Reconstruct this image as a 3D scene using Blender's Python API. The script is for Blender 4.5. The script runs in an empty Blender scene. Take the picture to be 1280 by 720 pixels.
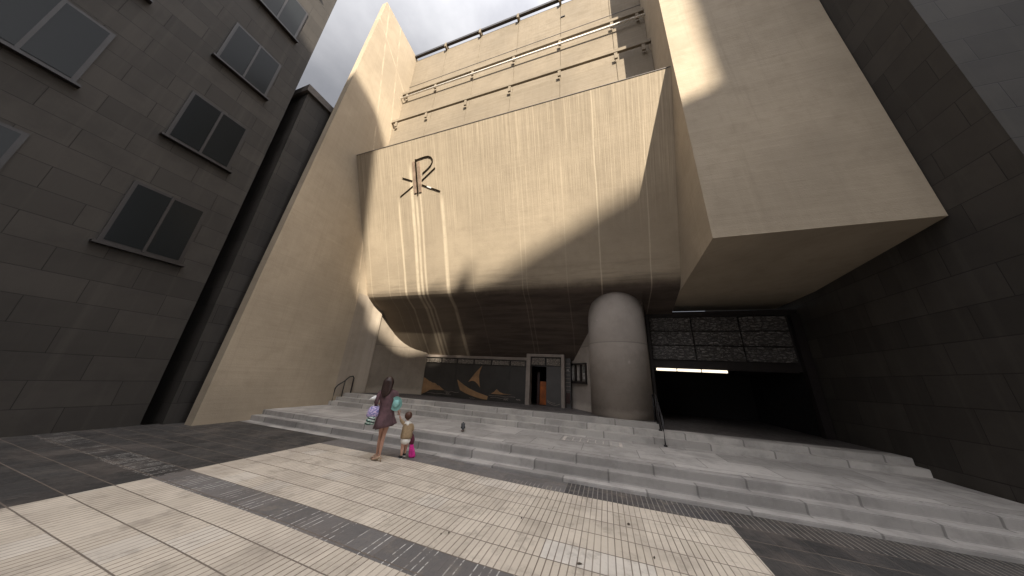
import bpy, bmesh, math, random
from mathutils import Vector, Matrix
random.seed(7)
S = bpy.context.scene
C = S.collection
PI = math.pi

# ------------------------------------------------------------------ helpers
def obj(name, bm, mat=None, parent=None, smooth=False, loc=None):
    me = bpy.data.meshes.new(name)
    bmesh.ops.recalc_face_normals(bm, faces=bm.faces)
    if smooth:
        for f in bm.faces: f.smooth = True
    bm.to_mesh(me); bm.free()
    o = bpy.data.objects.new(name, me); C.objects.link(o)
    if mat: me.materials.append(mat)
    if parent is not None:
        o.parent = parent
        if parent.get('_w'):                        # parts given in world coordinates
            o.matrix_parent_inverse = parent_mat(parent).inverted()
    return o
def parent_mat(p):
    return Matrix.Translation(p.location) @ Matrix.Rotation(p.rotation_euler.z, 4, 'Z')
def thing(name, label, cat, loc=(0, 0, 0), rotz=0, group=None, world=True):
    o = bpy.data.objects.new(name, None); C.objects.link(o)
    o.location = loc; o.rotation_euler = (0, 0, rotz)
    o['label'] = label; o['category'] = cat
    if group: o['group'] = group
    if world: o['_w'] = 1
    o.empty_display_size = .2
    return o
def tag(o, label, cat, group=None):
    o['label'] = label; o['category'] = cat
    if group: o['group'] = group
    return o
def struct(name, bm, m, smooth=False):
    o = obj(name, bm, m, None, smooth); o['kind'] = 'structure'; return o
def box(bm, x0, x1, y0, y1, z0, z1, bev=0):
    vs = [bm.verts.new((x, y, z)) for z in (z0, z1) for y in (y0, y1) for x in (x0, x1)]
    fs = [bm.faces.new([vs[i] for i in q]) for q in ((0, 2, 3, 1), (4, 5, 7, 6), (0, 1, 5, 4), (2, 6, 7, 3), (0, 4, 6, 2), (1, 3, 7, 5))]
    if bev:
        es = list({e for f in fs for e in f.edges})
        bmesh.ops.bevel(bm, geom=es, offset=bev, segments=2, affect='EDGES', profile=.5)
    return bm
def B(*a, bev=0):
    return box(bmesh.new(), *a, bev=bev)
def prism_x(bm, prof, x0, x1):                       # profile in (y, z) pushed along x
    a = [bm.verts.new((x0, y, z)) for y, z in prof]; b = [bm.verts.new((x1, y, z)) for y, z in prof]
    n = len(prof)
    for i in range(n): bm.faces.new((a[i], a[(i + 1) % n], b[(i + 1) % n], b[i]))
    bm.faces.new(a); bm.faces.new(b[::-1]); return bm
def prism_z(bm, foot, z0, z1):
    a = [bm.verts.new((x, y, z0)) for x, y in foot]; b = [bm.verts.new((x, y, z1)) for x, y in foot]
    n = len(foot)
    for i in range(n): bm.faces.new((a[i], a[(i + 1) % n], b[(i + 1) % n], b[i]))
    bm.faces.new(a[::-1]); bm.faces.new(b); return bm
def plate_y(bm, pts, y0, y1):                        # outline in (x, z) given thickness along y
    a = [bm.verts.new((x, y0, z)) for x, z in pts]; b = [bm.verts.new((x, y1, z)) for x, z in pts]
    n = len(pts)
    for i in range(n): bm.faces.new((a[i], a[(i + 1) % n], b[(i + 1) % n], b[i]))
    bm.faces.new(a); bm.faces.new(b[::-1]); return bm
def tube(bm, pts, r, n=10, cap=True):
    pts = [Vector(p) for p in pts]; rs = r if isinstance(r, (list, tuple)) else [r] * len(pts)
    rings = []
    up = Vector((0, 0, 1))
    for i, p in enumerate(pts):
        d = (pts[min(i + 1, len(pts) - 1)] - pts[max(i - 1, 0)]).normalized()
        a = d.cross(up)
        if a.length < .05: a = d.cross(Vector((0, 1, 0)))
        a.normalize(); b = d.cross(a).normalized()
        rings.append([bm.verts.new(p + rs[i] * (math.cos(2 * PI * k / n) * a + math.sin(2 * PI * k / n) * b)) for k in range(n)])
    for i in range(len(rings) - 1):
        for k in range(n):
            bm.faces.new((rings[i][k], rings[i][(k + 1) % n], rings[i + 1][(k + 1) % n], rings[i + 1][k]))
    if cap: bm.faces.new(rings[0][::-1]); bm.faces.new(rings[-1])
    return bm
def loft(bm, rings, n=28, cap=True):
    """rings: (cx, cy, cz, rx, ry, fold amplitude, tilt x, tilt y)"""
    R = []
    for r in rings:
        cx, cy, cz, rx, ry = r[:5]; am = r[5] if len(r) > 5 else 0; tx = r[6] if len(r) > 6 else 0; ty = r[7] if len(r) > 7 else 0
        L = []
        for k in range(n):
            t = 2 * PI * k / n
            f = 1 + am * (math.sin(5 * t + .7) * .6 + math.sin(8 * t + 2) * .4)
            x = rx * f * math.cos(t); y = ry * f * math.sin(t)
            L.append(bm.verts.new((cx + x, cy + y, cz + tx * x + ty * y)))
        R.append(L)
    for i in range(len(R) - 1):
        for k in range(n): bm.faces.new((R[i][k], R[i][(k + 1) % n], R[i + 1][(k + 1) % n], R[i + 1][k]))
    if cap: bm.faces.new(R[0][::-1]); bm.faces.new(R[-1])
    return bm
def ball(bm, c, rx, ry, rz, u=24, v=16):
    bmesh.ops.create_uvsphere(bm, u_segments=u, v_segments=v, radius=1, matrix=Matrix.Translation(c) @ Matrix.Diagonal((rx, ry, rz, 1)))
    return bm
def skin(chains, sub=2, root=0):
    """chains: list of lists of (x, y, z, r); points at the same place are one joint"""
    me = bpy.data.meshes.new('t'); idx = {}; vs = []; rad = []; es = []
    for ch in chains:
        prev = None
        for p in ch:
            k = tuple(round(q, 4) for q in p[:3])
            if k not in idx: idx[k] = len(vs); vs.append(p[:3]); rad.append(p[3])
            if prev is not None and prev != idx[k]: es.append((prev, idx[k]))
            prev = idx[k]
    me.from_pydata(vs, es, []); o = bpy.data.objects.new('t', me); C.objects.link(o)
    m = o.modifiers.new('s', 'SKIN'); m.use_smooth_shade = True
    for i, r in enumerate(rad):
        v = me.skin_vertices[0].data[i]; v.radius = (r if isinstance(r, tuple) else (r, r)); v.use_root = (i == root)
    s = o.modifiers.new('u', 'SUBSURF'); s.levels = sub; s.render_levels = sub
    dg = bpy.context.evaluated_depsgraph_get(); dg.update()
    ev = o.evaluated_get(dg); out = bpy.data.meshes.new_from_object(ev)
    bpy.data.objects.remove(o); bm = bmesh.new(); bm.from_mesh(out); bpy.data.meshes.remove(out); bpy.data.meshes.remove(me)
    return bm
def merge(dst, src):
    me = bpy.data.meshes.new('m'); src.to_mesh(me); src.free(); dst.from_mesh(me); bpy.data.meshes.remove(me); return dst

# ------------------------------------------------------------------ node helpers
class N:
    def __init__(s, name):
        s.m = bpy.data.materials.new(name); s.m.use_nodes = True
        s.t = s.m.node_tree; s.t.nodes.clear()
        s.out = s.t.nodes.new('ShaderNodeOutputMaterial'); s.b = s.t.nodes.new('ShaderNodeBsdfPrincipled')
        s.t.links.new(s.b.outputs[0], s.out.inputs[0])
        g = s.t.nodes.new('ShaderNodeNewGeometry'); s.pos = g.outputs['Position']
        sp = s.t.nodes.new('ShaderNodeSeparateXYZ'); s.t.links.new(s.pos, sp.inputs[0]); s.x, s.y, s.z = sp.outputs
    def put(s, sock, v):
        if isinstance(v, (int, float)):
            sock.default_value = v if sock.type == 'VALUE' else (v, v, v, 1)[:len(sock.default_value)]
        elif isinstance(v, (tuple, list)):
            v = tuple(v); n = len(sock.default_value); sock.default_value = (v + (1,))[:n]
        else: s.t.links.new(v, sock)
    def math(s, op, a, b=0, c=0, clamp=False):
        n = s.t.nodes.new('ShaderNodeMath'); n.operation = op; n.use_clamp = clamp
        s.put(n.inputs[0], a); s.put(n.inputs[1], b); s.put(n.inputs[2], c); return n.outputs[0]
    def add(s, a, b): return s.math('ADD', a, b)
    def mul(s, a, b): return s.math('MULTIPLY', a, b)
    def sub(s, a, b): return s.math('SUBTRACT', a, b)
    def vec(s, x, y, z):
        n = s.t.nodes.new('ShaderNodeCombineXYZ'); s.put(n.inputs[0], x); s.put(n.inputs[1], y); s.put(n.inputs[2], z); return n.outputs[0]
    def noise(s, v, scale=1, detail=4, rough=.55):
        n = s.t.nodes.new('ShaderNodeTexNoise'); s.put(n.inputs['Vector'], v); n.inputs['Scale'].default_value = scale
        n.inputs['Detail'].default_value = detail; n.inputs['Roughness'].default_value = rough; return n.outputs[0]
    def white(s, v):
        n = s.t.nodes.new('ShaderNodeTexWhiteNoise'); s.put(n.inputs['Vector'], v); return n.outputs['Value']
    def voro(s, v, scale=1, feat='DISTANCE_TO_EDGE'):
        n = s.t.nodes.new('ShaderNodeTexVoronoi'); n.feature = feat; s.put(n.inputs['Vector'], v); n.inputs['Scale'].default_value = scale
        return n.outputs['Distance']
    def rng(s, v, a, b, c=0, d=1, smooth=True):
        n = s.t.nodes.new('ShaderNodeMapRange'); n.interpolation_type = 'SMOOTHSTEP' if smooth else 'LINEAR'
        s.put(n.inputs[0], v)
        for i, q in enumerate((a, b, c, d)): n.inputs[i + 1].default_value = q
        return n.outputs[0]
    def mix(s, f, a, b, mode='MIX'):
        n = s.t.nodes.new('ShaderNodeMix'); n.data_type = 'RGBA'; n.blend_type = mode
        s.put(n.inputs[0], f); s.put(n.inputs[6], a); s.put(n.inputs[7], b); return n.outputs[2]
    def line(s, v, w):                               # 1 on a joint each time v crosses a whole number; w = share of the period
        f = s.math('FRACT', v); d = s.math('ABSOLUTE', s.sub(f, .5)); return s.rng(d, .5 - w, .5 - w * .45)
    def bump(s, h, st=.3, dist=.02):
        n = s.t.nodes.new('ShaderNodeBump'); n.inputs['Strength'].default_value = st; n.inputs['Distance'].default_value = dist
        s.put(n.inputs['Height'], h); s.t.links.new(n.outputs[0], s.b.inputs['Normal'])
    def done(s, col, rough=.8, metal=0, spec=.3, **k):
        s.put(s.b.inputs['Base Color'], col); s.put(s.b.inputs['Roughness'], rough); s.put(s.b.inputs['Metallic'], metal)
        s.b.inputs['Specular IOR Level'].default_value = spec
        for a, v in k.items(): s.put(s.b.inputs[a], v)
        return s.m
def sc(c, k): return tuple(q * k for q in c)

def plain(name, col, rough=.6, metal=0, var=.12, scale=8, spec=.4, bump=.15):
    n = N(name); a = n.noise(n.pos, scale, 5)
    f = n.noise(n.pos, scale * 9, 3)
    c = n.mix(n.rng(a, .3, .7), sc(col, 1 - var), sc(col, 1 + var))
    n.bump(f, bump, .004)
    return n.done(c, n.rng(a, .2, .8, max(rough - .08, 0.02), min(rough + .08, 1)), metal, spec)

CONC = (.39, .322, .238)
def concrete(name, base=CONC, face=False, seam=None, boards=.5, fin=False):
    n = N(name)
    if face: boards = .22
    big = n.noise(n.pos, .32, 6, .6); mid = n.noise(n.pos, 2.1, 6, .65); fine = n.noise(n.pos, 38, 4, .6)
    c = n.mix(n.rng(big, .3, .7), sc(base, .86), sc(base, 1.1))
    c = n.mix(n.mul(n.rng(mid, .45, .75), .35), c, sc(base, .72))
    sx = n.x if face else n.add(n.x, n.mul(n.y, 1.3))
    st = n.noise(n.vec(n.mul(sx, 9), 0, n.mul(n.z, .12)), 1, 5, .7)
    bd = n.noise(n.vec(n.mul(n.x, .25), n.mul(n.y, .25), n.mul(n.z, 7.5)), 1, 4, .6)
    c = n.mix(n.mul(n.rng(bd, .5, .72), .22 * boards), c, sc(base, .6))
    if face:
        wob = n.mul(n.sub(n.noise(n.vec(0, n.mul(n.x, .6), n.mul(n.z, .35)), 1, 3), .5), .14)
        up = n.rng(n.add(n.z, n.mul(n.noise(n.vec(n.mul(n.x, 2.4), 0, 3), 1, 3), 5)), 9.6, 12.0)
        s2 = n.noise(n.vec(n.mul(n.x, 27), 5, n.mul(n.z, .2)), 1, 4, .75)
        s3 = n.noise(n.vec(n.mul(n.x, 21), 9, n.mul(n.z, .3)), 1, 4, .75)
        c = n.mix(n.mul(n.mul(n.rng(s2, .46, .6), up), .6), c, sc(base, 1.42))
        c = n.mix(n.mul(n.mul(n.rng(s3, .47, .62), up), .42), c, sc(base, .6))
        c = n.mix(n.mul(n.rng(st, .55, .75), .16), c, sc(base, .68))
        # grainy darker weathering along the lower lip
        lowm = n.rng(n.z, 6.7, 5.4); g1 = n.noise(n.vec(n.mul(n.x, .45), 0, n.mul(n.z, 6)), 1, 5, .7)
        c = n.mix(n.mul(n.mul(lowm, n.rng(g1, .42, .66)), .6), c, sc(base, .5))
        # underside: darker reddish brown with board grain, blended in by height
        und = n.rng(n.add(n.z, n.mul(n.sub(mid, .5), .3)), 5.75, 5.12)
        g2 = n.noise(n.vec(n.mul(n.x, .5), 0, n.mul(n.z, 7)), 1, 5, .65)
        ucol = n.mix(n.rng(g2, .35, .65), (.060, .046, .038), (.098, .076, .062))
        left_lit = n.rng(n.add(n.x, n.mul(big, 3)), -3.5, -8.5)
        ucol = n.mix(n.mul(left_lit, .75), ucol, (.21, .17, .125))  # left end lightened in the colour, as if sun grazed it
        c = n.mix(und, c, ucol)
        # greyer washed area under the emblem
        wash = n.mul(n.mul(n.rng(n.x, -8.8, -8.6), n.rng(n.x, -6.4, -6.6)), n.rng(n.z, 9.9, 9.3))
        c = n.mix(n.mul(wash, .16), c, sc(base, .62))
        # long pale lime runs
        tot = None
        for X, w, k, zt in ((-8.84, .05, .8, 9.6), (-8.08, .075, 1, 11.0), (-7.86, .06, .9, 9.6), (-7.63, .05, .75, 10), (-6.5, .07, .85, 9.5), (-6.42, .03, .6, 9.5),
                            (.06, .022, .6, 12.5), (1.72, .018, .55, 10.6), (-3.0, .02, .3, 11), (-2.8, .018, .25, 11.4), (-10.9, .03, .3, 12), (-5.2, .015, .2, 9), (-1.2, .02, .2, 11), (-9.8, .02, .35, 11), (-9.2, .02, .25, 11)):
            d = n.math('ABSOLUTE', n.sub(n.add(n.x, wob), X))
            q = n.mul(n.mul(n.rng(d, w * 1.7, w * .25), k), n.rng(n.z, zt + .2, zt - .5))
            tot = q if tot is None else n.math('MAXIMUM', tot, q)
        tot = n.mul(tot, n.rng(mid, .25, .6, .55, 1))
        c = n.mix(n.mul(n.mul(tot, n.rng(n.z, 5.5, 5.1, 1, .42)), .9), c, (.66, .56, .42))
    else:
        c = n.mix(n.mul(n.rng(st, .52, .72), .3), c, sc(base, .66))
        c = n.mix(n.mul(n.rng(st, .46, .3), .18), c, sc(base, 1.25))
    if seam:
        c = n.mix(n.rng(n.math('ABSOLUTE', n.sub(n.z, seam)), .03, .0), c, sc(base, .6))
        c = n.mix(n.mul(n.rng(n.z, seam - .005, seam + .005), .3), c, sc(base, .6))
        low = n.rng(n.add(n.z, n.mul(mid, .35)), 1.32, 1.1); c = n.mix(n.mul(n.rng(n.noise(n.pos, 1.1, 6, .7), .45, .62), .4), c, sc(base, .7))
        c = n.mix(n.mul(low, .8), c, sc(base, 1.5))
        sp = n.rng(n.noise(n.pos, 3.3, 2), .7, .76); c = n.mix(n.mul(sp, .5), c, sc(base, 1.5))
    if fin:                                           # pale filled joints between the slabs
        w2 = n.mul(n.sub(mid, .5), .1)
        for pc in (6.75, 7.75):
            d = n.math('ABSOLUTE', n.sub(n.add(n.sub(n.y, n.mul(n.z, -.16)), w2), pc + 3.2)); k = n.rng(d, .06, .015)
            c = n.mix(n.mul(n.mul(k, n.rng(mid, .35, .6)), .6), c, sc(base, 1.55))
        k = n.rng(n.math('ABSOLUTE', n.sub(n.add(n.z, n.add(w2, n.mul(n.y, .9))), 26.6)), .07, .02)
        c = n.mix(n.mul(n.mul(k, n.rng(mid, .35, .6)), .6), c, sc(base, 1.55))
    h = n.add(n.mul(fine, .25), n.add(n.mul(bd, .9 * boards), n.mul(mid, .5)))
    n.bump(h, .55, .03)
    return n.done(c, n.rng(mid, .3, .7, .82, .95), 0, .25)

def paving():
    n = N('cream_grooved_paving')
    P = .385; ty = n.math('FLOOR', n.math('DIVIDE', n.sub(n.y, 3.27), P)); tx = n.math('FLOOR', n.math('DIVIDE', n.add(n.x, .4), .4))
    rnd = n.white(n.vec(tx, ty, 0)); rnd2 = n.white(n.vec(tx, ty, 7))
    mid = n.noise(n.pos, 1.3, 6, .65); fine = n.noise(n.pos, 60, 4, .7); med = n.noise(n.pos, 9, 5, .7)
    cream = n.mix(rnd, (.49, .43, .352), (.60, .53, .44))
    cream = n.mix(n.mul(n.math('GREATER_THAN', rnd2, .93), .4), cream, (.60, .56, .50))
    patch = n.mul(n.mul(n.math('GREATER_THAN', n.x, -.8), n.math('LESS_THAN', n.x, .4)), n.mul(n.math('GREATER_THAN', n.y, 3.655), n.math('LESS_THAN', n.y, 4.04)))
    cream = n.mix(n.mul(patch, .55), cream, (.62, .585, .535))
    grey = n.mix(rnd, (.115, .108, .105), (.15, .14, .135))
    dark = n.mix(rnd, (.05, .047, .047), (.07, .066, .066))
    # bands: far grey strip against the steps, dark ribbed slabs on its right half, one grey row nearer the camera
    far = n.math('GREATER_THAN', n.y, 5.58); near = n.mul(n.math('LESS_THAN', n.y, 3.27), n.math('GREATER_THAN', n.y, 2.84))
    back = n.mul(n.math('LESS_THAN', n.y, -1.0), n.math('GREATER_THAN', n.y, -1.42))
    ribbed = n.mul(far, n.math('GREATER_THAN', n.x, -.8))
    c = n.mix(n.math('MAXIMUM', far, n.math('MAXIMUM', near, back)), cream, grey)
    c = n.mix(ribbed, c, dark)
    side = n.math('MAXIMUM', n.math('GREATER_THAN', n.x, 1.62), n.math('LESS_THAN', n.x, -6.85))
    basalt = n.mix(rnd, (.032, .030, .029), (.05, .047, .045))
    c = n.mix(side, c, basalt)
    groove = n.line(n.math('DIVIDE', n.x, .08), .105)
    row = n.line(n.add(n.math('DIVIDE', n.sub(n.y, 3.27), P), n.mul(n.sub(mid, .5), .03)), .026)
    tj = n.line(n.math('DIVIDE', n.x, .4), .013)
    anyband = n.math('MAXIMUM', far, near)
    # grooves stay dirty on the cream, pale with lime on the dark slabs and mostly filled on the grey row
    gv = n.mul(groove, n.sub(1, row))
    crm = n.mul(gv, n.sub(1, n.math('MAXIMUM', anyband, side)))
    wear = n.rng(n.noise(n.vec(n.mul(n.x, 1.7), n.mul(n.y, .7), 0), 1, 4), .3, .62, .3, 1)
    c = n.mix(n.mul(n.mul(crm, wear), .9), c, (.16, .125, .095))
    lime = n.mul(n.mul(gv, ribbed), .5); c = n.mix(lime, c, (.42, .38, .33))
    lf = n.mul(n.mul(n.mul(gv, near), n.math('GREATER_THAN', n.white(n.vec(n.math('FLOOR', n.math('DIVIDE', n.add(n.x, .04), .08)), 3, 0)), .38)), n.rng(med, .42, .55))
    c = n.mix(n.mul(lf, .85), c, (.62, .6, .56))
    lf2 = n.mul(n.mul(gv, far), n.mul(n.mul(n.rng(n.x, -2.2, -1.4), n.math('LESS_THAN', n.x, -.8)), n.rng(n.y, 5.85, 5.65)))
    c = n.mix(n.mul(lf2, .6), c, (.45, .42, .37))
    c = n.mix(n.mul(n.math('MAXIMUM', row, n.mul(tj, .6)), n.sub(.95, n.mul(far, .4))), c, (.13, .105, .085))
    c = n.mix(n.mul(n.rng(mid, .42, .68), .55), c, n.mix(.55, c, (.17, .14, .12)))
    c = n.mix(n.mul(n.mul(n.rng(n.noise(n.pos, 3.4, 6, .7), .52, .66), .4), n.sub(1, side)), c, (.22, .19, .155))
    c = n.mix(n.mul(n.rng(med, .55, .8), .3), c, n.mix(.6, c, (.1, .085, .07)))
    c = n.mix(n.mul(n.rng(n.noise(n.pos, 26, 2), .72, .78), .5), c, (.12, .1, .085))
    h = n.sub(n.mul(fine, .12), n.math('MAXIMUM', n.mul(gv, n.sub(1, n.mul(anyband, .5))), row)); n.bump(h, .5, .006)
    return n.done(c, n.rng(med, .3, .7, .6, .85), 0, .3)

def stone(name, base, px, py, off=.37, w=.022, ymode='y', wz=0):
    n = N(name)
    mid = n.noise(n.pos, 1.6, 6, .65); med = n.noise(n.pos, 8, 5, .7); fine = n.noise(n.pos, 70, 4, .7)
    ry = n.math('FLOOR', n.math('DIVIDE', n.y, py)); ux = n.add(n.math('DIVIDE', n.x, px), n.mul(ry, off))
    tx = n.math('FLOOR', n.add(ux, 0)); rnd = n.white(n.vec(tx, ry, 2))
    c = n.mix(rnd, sc(base, .76), sc(base, 1.2))
    c = n.mix(n.mul(n.rng(mid, .42, .66), .65), c, sc(base, .6))
    c = n.mix(n.mul(n.rng(med, .55, .75), .3), c, sc(base, 1.3))
    c = n.mix(n.mul(n.rng(n.noise(n.vec(n.mul(n.x, 2), n.mul(n.y, 2), n.mul(n.z, 1)), 3, 4), .62, .72), .35), c, sc(base, .5))
    j = n.math('MAXIMUM', n.line(ux, w / px), n.line(n.math('DIVIDE', n.y, py), w / py) if py > .6 else 0)
    c = n.mix(n.mul(j, .7), c, sc(base, .35))
    n.bump(n.sub(n.mul(fine, .2), j), .45, .006)
    return n.done(c, n.rng(med, .3, .7, .55, .8), 0, .35)

def carved(name, base=(.22, .2, .175), s=9):
    n = N(name); v = n.noise(n.pos, 3, 3)
    p = n.vec(n.add(n.x, n.mul(v, .25)), n.y, n.mul(n.z, 1.6))
    a = n.voro(p, s); b = n.noise(n.vec(n.x, 0, n.mul(n.z, 3.4)), s * .9, 5, .7)
    m = n.math('MULTIPLY', n.rng(a, .03, .12), n.rng(b, .42, .52))
    c = n.mix(m, sc(base, .42), n.mix(n.rng(b, .4, .7), sc(base, .85), sc(base, 1.3)))
    n.bump(m, 1, .03); return n.done(c, .85, 0, .25)

M = {}
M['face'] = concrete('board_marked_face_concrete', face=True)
M['conc'] = concrete('side_concrete', sc(CONC, .95))
M['fin'] = concrete('fin_concrete', sc(CONC, 1.0), fin=True)
M['par'] = concrete('parapet_concrete', sc(CONC, .56), boards=1.0)
M['pil'] = concrete('pillar_concrete', (.31, .27, .235), seam=3.28, boards=.25)
M['wall'] = concrete('curved_wall_concrete', (.29, .245, .195), seam=3.1, boards=.3)
M['pier'] = concrete('pier_concrete', (.33, .28, .225), boards=.3)
M['dark'] = plain('dark_metal', (.035, .03, .027), .45, .6, .2, 6)
M['trim'] = plain('weathered_trim', (.10, .085, .075), .6, .2, .3, 3)
M['bronze'] = plain('dark_bronze', (.05, .036, .022), .38, .8, .3, 4)
M['staffm'] = plain('dull_pink_bronze', (.34, .25, .19), .5, .2, .2, 5)
M['whitepipe'] = plain('white_painted_steel', (.82, .8, .76), .4, 0, .05)
M['rail'] = plain('black_painted_steel', (.022, .02, .021), .4, .3, .2, 10)
M['pave'] = paving()
M['step'] = stone('grey_step_stone', (.43, .405, .375), 1.32, .3)
M['stepd'] = stone('darker_step_stone', (.345, .325, .305), 1.5, .3, .43)
M['slab'] = stone('podium_slabs', (.41, .385, .36), 1.25, .8, .5, .012)
M['floor'] = stone('polished_floor_slabs', (.085, .075, .07), 1.2, .9, .5, .01)
M['mural'] = plain('slate_grey_panel', (.040, .036, .032), .45, 0, .15, 2)
M['gold'] = plain('ochre_painted_relief', (.30, .175, .085), .55, 0, .22, 3)
M['paleline'] = plain('pale_scratched_line', (.2, .17, .145), .6)
M['carved'] = carved('carved_pale_stone', (.40, .35, .30), 10)
M['carvedb'] = carved('carved_grey_stone', (.19, .175, .165), 6)
M['framep'] = plain('pale_door_frame', (.25, .21, .18), .6, 0, .12, 5)
M['grey'] = plain('grey_door_leaf', (.065, .06, .057), .4, 0, .1, 2)
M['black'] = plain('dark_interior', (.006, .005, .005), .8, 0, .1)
M['orange'] = plain('glow_tinted_wood', (.36, .09, .012), .45, 0, .35, 3)  # wooden leaf, its orange holds the warm glow from indoors
M['redbox'] = plain('dark_red_lacquer', (.035, .012, .01), .4)
M['paper'] = plain('posted_paper', (.3, .28, .26), .7, 0, .3, 9)
M['paperd'] = plain('grey_poster', (.12, .12, .11), .6, 0, .5, 14)
M['frame'] = plain('dark_frame', (.02, .016, .015), .4)

# glass
n = N('dim_glass'); M['glass'] = n.done((.012, .014, .015), .2, 0, .15)
n = N('lit_tube'); M['tube'] = n.done((.9, .85, .75), .4, 0, .3, **{'Emission Color': (1, .86, .66), 'Emission Strength': .55})

# basalt cladding of the neighbours
def basalt(name, base):
    n = N(name); u = n.add(n.x, n.y)
    rz = n.math('FLOOR', n.math('DIVIDE', n.z, .6)); ux = n.add(n.math('DIVIDE', u, 1.3), n.mul(rz, .5))
    rnd = n.white(n.vec(n.math('FLOOR', ux), rz, 1)); mid = n.noise(n.pos, 1.1, 6, .65)
    c = n.mix(rnd, sc(base, .8), sc(base, 1.2)); c = n.mix(n.mul(n.rng(mid, .4, .7), .5), c, sc(base, .6))
    st = n.noise(n.vec(n.mul(u, 4), 0, n.mul(n.z, .15)), 1, 4); c = n.mix(n.mul(n.rng(st, .5, .7), .4), c, sc(base, 1.5))
    j = n.math('MAXIMUM', n.line(ux, .006), n.line(n.math('DIVIDE', n.z, .6), .014)); c = n.mix(j, c, sc(base, .3))
    n.bump(n.sub(n.mul(mid, .3), j), .5, .01); return n.done(c, .7, 0, .3)
M['basalt'] = basalt('basalt_cladding', (.042, .037, .032))
M['render'] = plain('pale_plaster', (.5, .45, .38), .9, 0, .1, .6)
M['asph'] = plain('asphalt', (.05, .049, .048), .85, 0, .15, 1.5)

# ------------------------------------------------------------------ ground
bm = bmesh.new(); box(bm, -600, 600, -600, 600, -1.2, -.06); struct('ground', bm, M['asph'])
def gz(x): t = min(max((-1.2 - x) / 3.4, 0), 1); return .055 * t * t * (3 - 2 * t)
bm = bmesh.new()
xs = [-12.2 + i * .4 for i in range(47)]; xs[-1] = 6.45
ra = [bm.verts.new((x, -20, gz(x))) for x in xs]; rb = [bm.verts.new((x, 6.5, gz(x))) for x in xs]
for i in range(len(xs) - 1): bm.faces.new((ra[i], ra[i + 1], rb[i + 1], rb[i]))
struct('pavement', bm, M['pave'])
# lower flight: a sill that dies into the rising pavement, then two real steps
def step(name, prof, x0, x1, m, bev=.012):
    bm = bmesh.new(); prism_x(bm, prof, x0, x1)
    es = [e for e in bm.edges if abs(e.verts[0].co.x - e.verts[1].co.x) > 1]
    bmesh.ops.bevel(bm, geom=es, offset=bev, segments=2, affect='EDGES')
    return struct(name, bm, m)
step('lower_steps', [(6.12, -.05), (6.12, .058), (6.42, .058), (6.42, .21), (6.72, .21), (6.72, .355), (6.95, .355), (6.95, -.05)], -11.25, 6.45, M['stepd'])
bm = bmesh.new(); box(bm, -11.25, 6.45, 6.95, 9.25, .0, .36); struct('podium', bm, M['slab'])
step('upper_steps', [(9.08, .3), (9.08, .51), (9.38, .51), (9.38, .66), (9.9, .66), (9.9, .3)], -11.25, 6.45, M['step'])
step('top_step', [(9.68, .62), (9.68, .81), (10.05, .81), (10.05, .62)], -11.25, 1.47, M['step'])
bm = bmesh.new(); box(bm, -11.25, 1.47, 10.05, 12.3, .5, .806); struct('porch_floor', bm, M['floor'])
bm = bmesh.new(); box(bm, 1.47, 6.45, 9.9, 16, .4, .656); struct('side_porch_floor', bm, M['floor'])

# ------------------------------------------------------------------ the church
ch = thing('church_building', 'large beige concrete church with leaning stained front, side fins and a fat round pillar', 'church', (-4.3, 9.7, 0))
XL, XR = -11.25, 2.62
arc = [(9.50, 5.86), (9.60, 5.62), (9.67, 5.46), (9.75, 5.33), (9.86, 5.22), (10.0, 5.11)]
profA = [(7.1, 12.0)] + arc + [(10.2, 4.99), (10.45, 4.83), (10.8, 4.44), (11.3, 3.86), (12.3, 2.74), (12.7, 2.74), (12.7, 12.0)]
profB = [(7.1, 12.0)] + arc + [(10.4, 4.98), (11.6, 4.62), (12.7, 4.62), (12.7, 12.0)]
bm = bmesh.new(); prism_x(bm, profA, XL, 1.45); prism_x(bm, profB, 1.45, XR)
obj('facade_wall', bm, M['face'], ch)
bm = bmesh.new(); box(bm, XL, XR, 7.085, 7.14, 12.002, 12.025)
obj('ledge_trim', bm, M['trim'], ch)
bm = bmesh.new(); box(bm, XL, XR, 7.2, 9.3, 12.002, 12.03); obj('ledge_roof', bm, M['trim'], ch)
# left fin
bm = bmesh.new(); prism_x(bm, [(5.03, -.05), (5.25, 5), (5.8, 16.4), (6.09, 22.9), (9.1, 22.55), (12.7, 21.4), (12.7, -.05)], XL - .36, XL)
es = [e for e in bm.edges if abs(e.verts[0].co.x - e.verts[1].co.x) > .1]; bmesh.ops.bevel(bm, geom=es, offset=.02, segments=1, affect='EDGES')
obj('side_fin', bm, M['fin'], ch)
# pier at the foot of the fin and the curved wall beside the porch
bm = bmesh.new(); prism_z(bm, [(XL + .003, 9.2), (-11.22, 9.72), (-11.13, 10.1), (-10.98, 10.34), (-10.90, 10.42), (-10.86, 10.5), (-10.9, 10.56), (XL + .003, 10.62)], .7, 5.4)
obj('corner_pier', bm, M['pier'], ch)
pts = [(-10.96, 10.5), (-10.86, 10.8), (-10.76, 11.1), (-10.62, 11.42), (-10.42, 11.64), (-10.2, 11.8), (-9.95, 11.93), (-9.6, 12.04), (-9.2, 12.12), (-8.93, 12.17)]
bm = bmesh.new(); prism_z(bm, pts + [(-8.93, 12.68), (XL + .01, 12.68), (XL + .01, 10.63)], .7, 5.6); 
for f in bm.faces:
    if abs(f.normal.z) < .5: f.smooth = False
obj('curved_wall', bm, M['wall'], ch)
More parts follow.
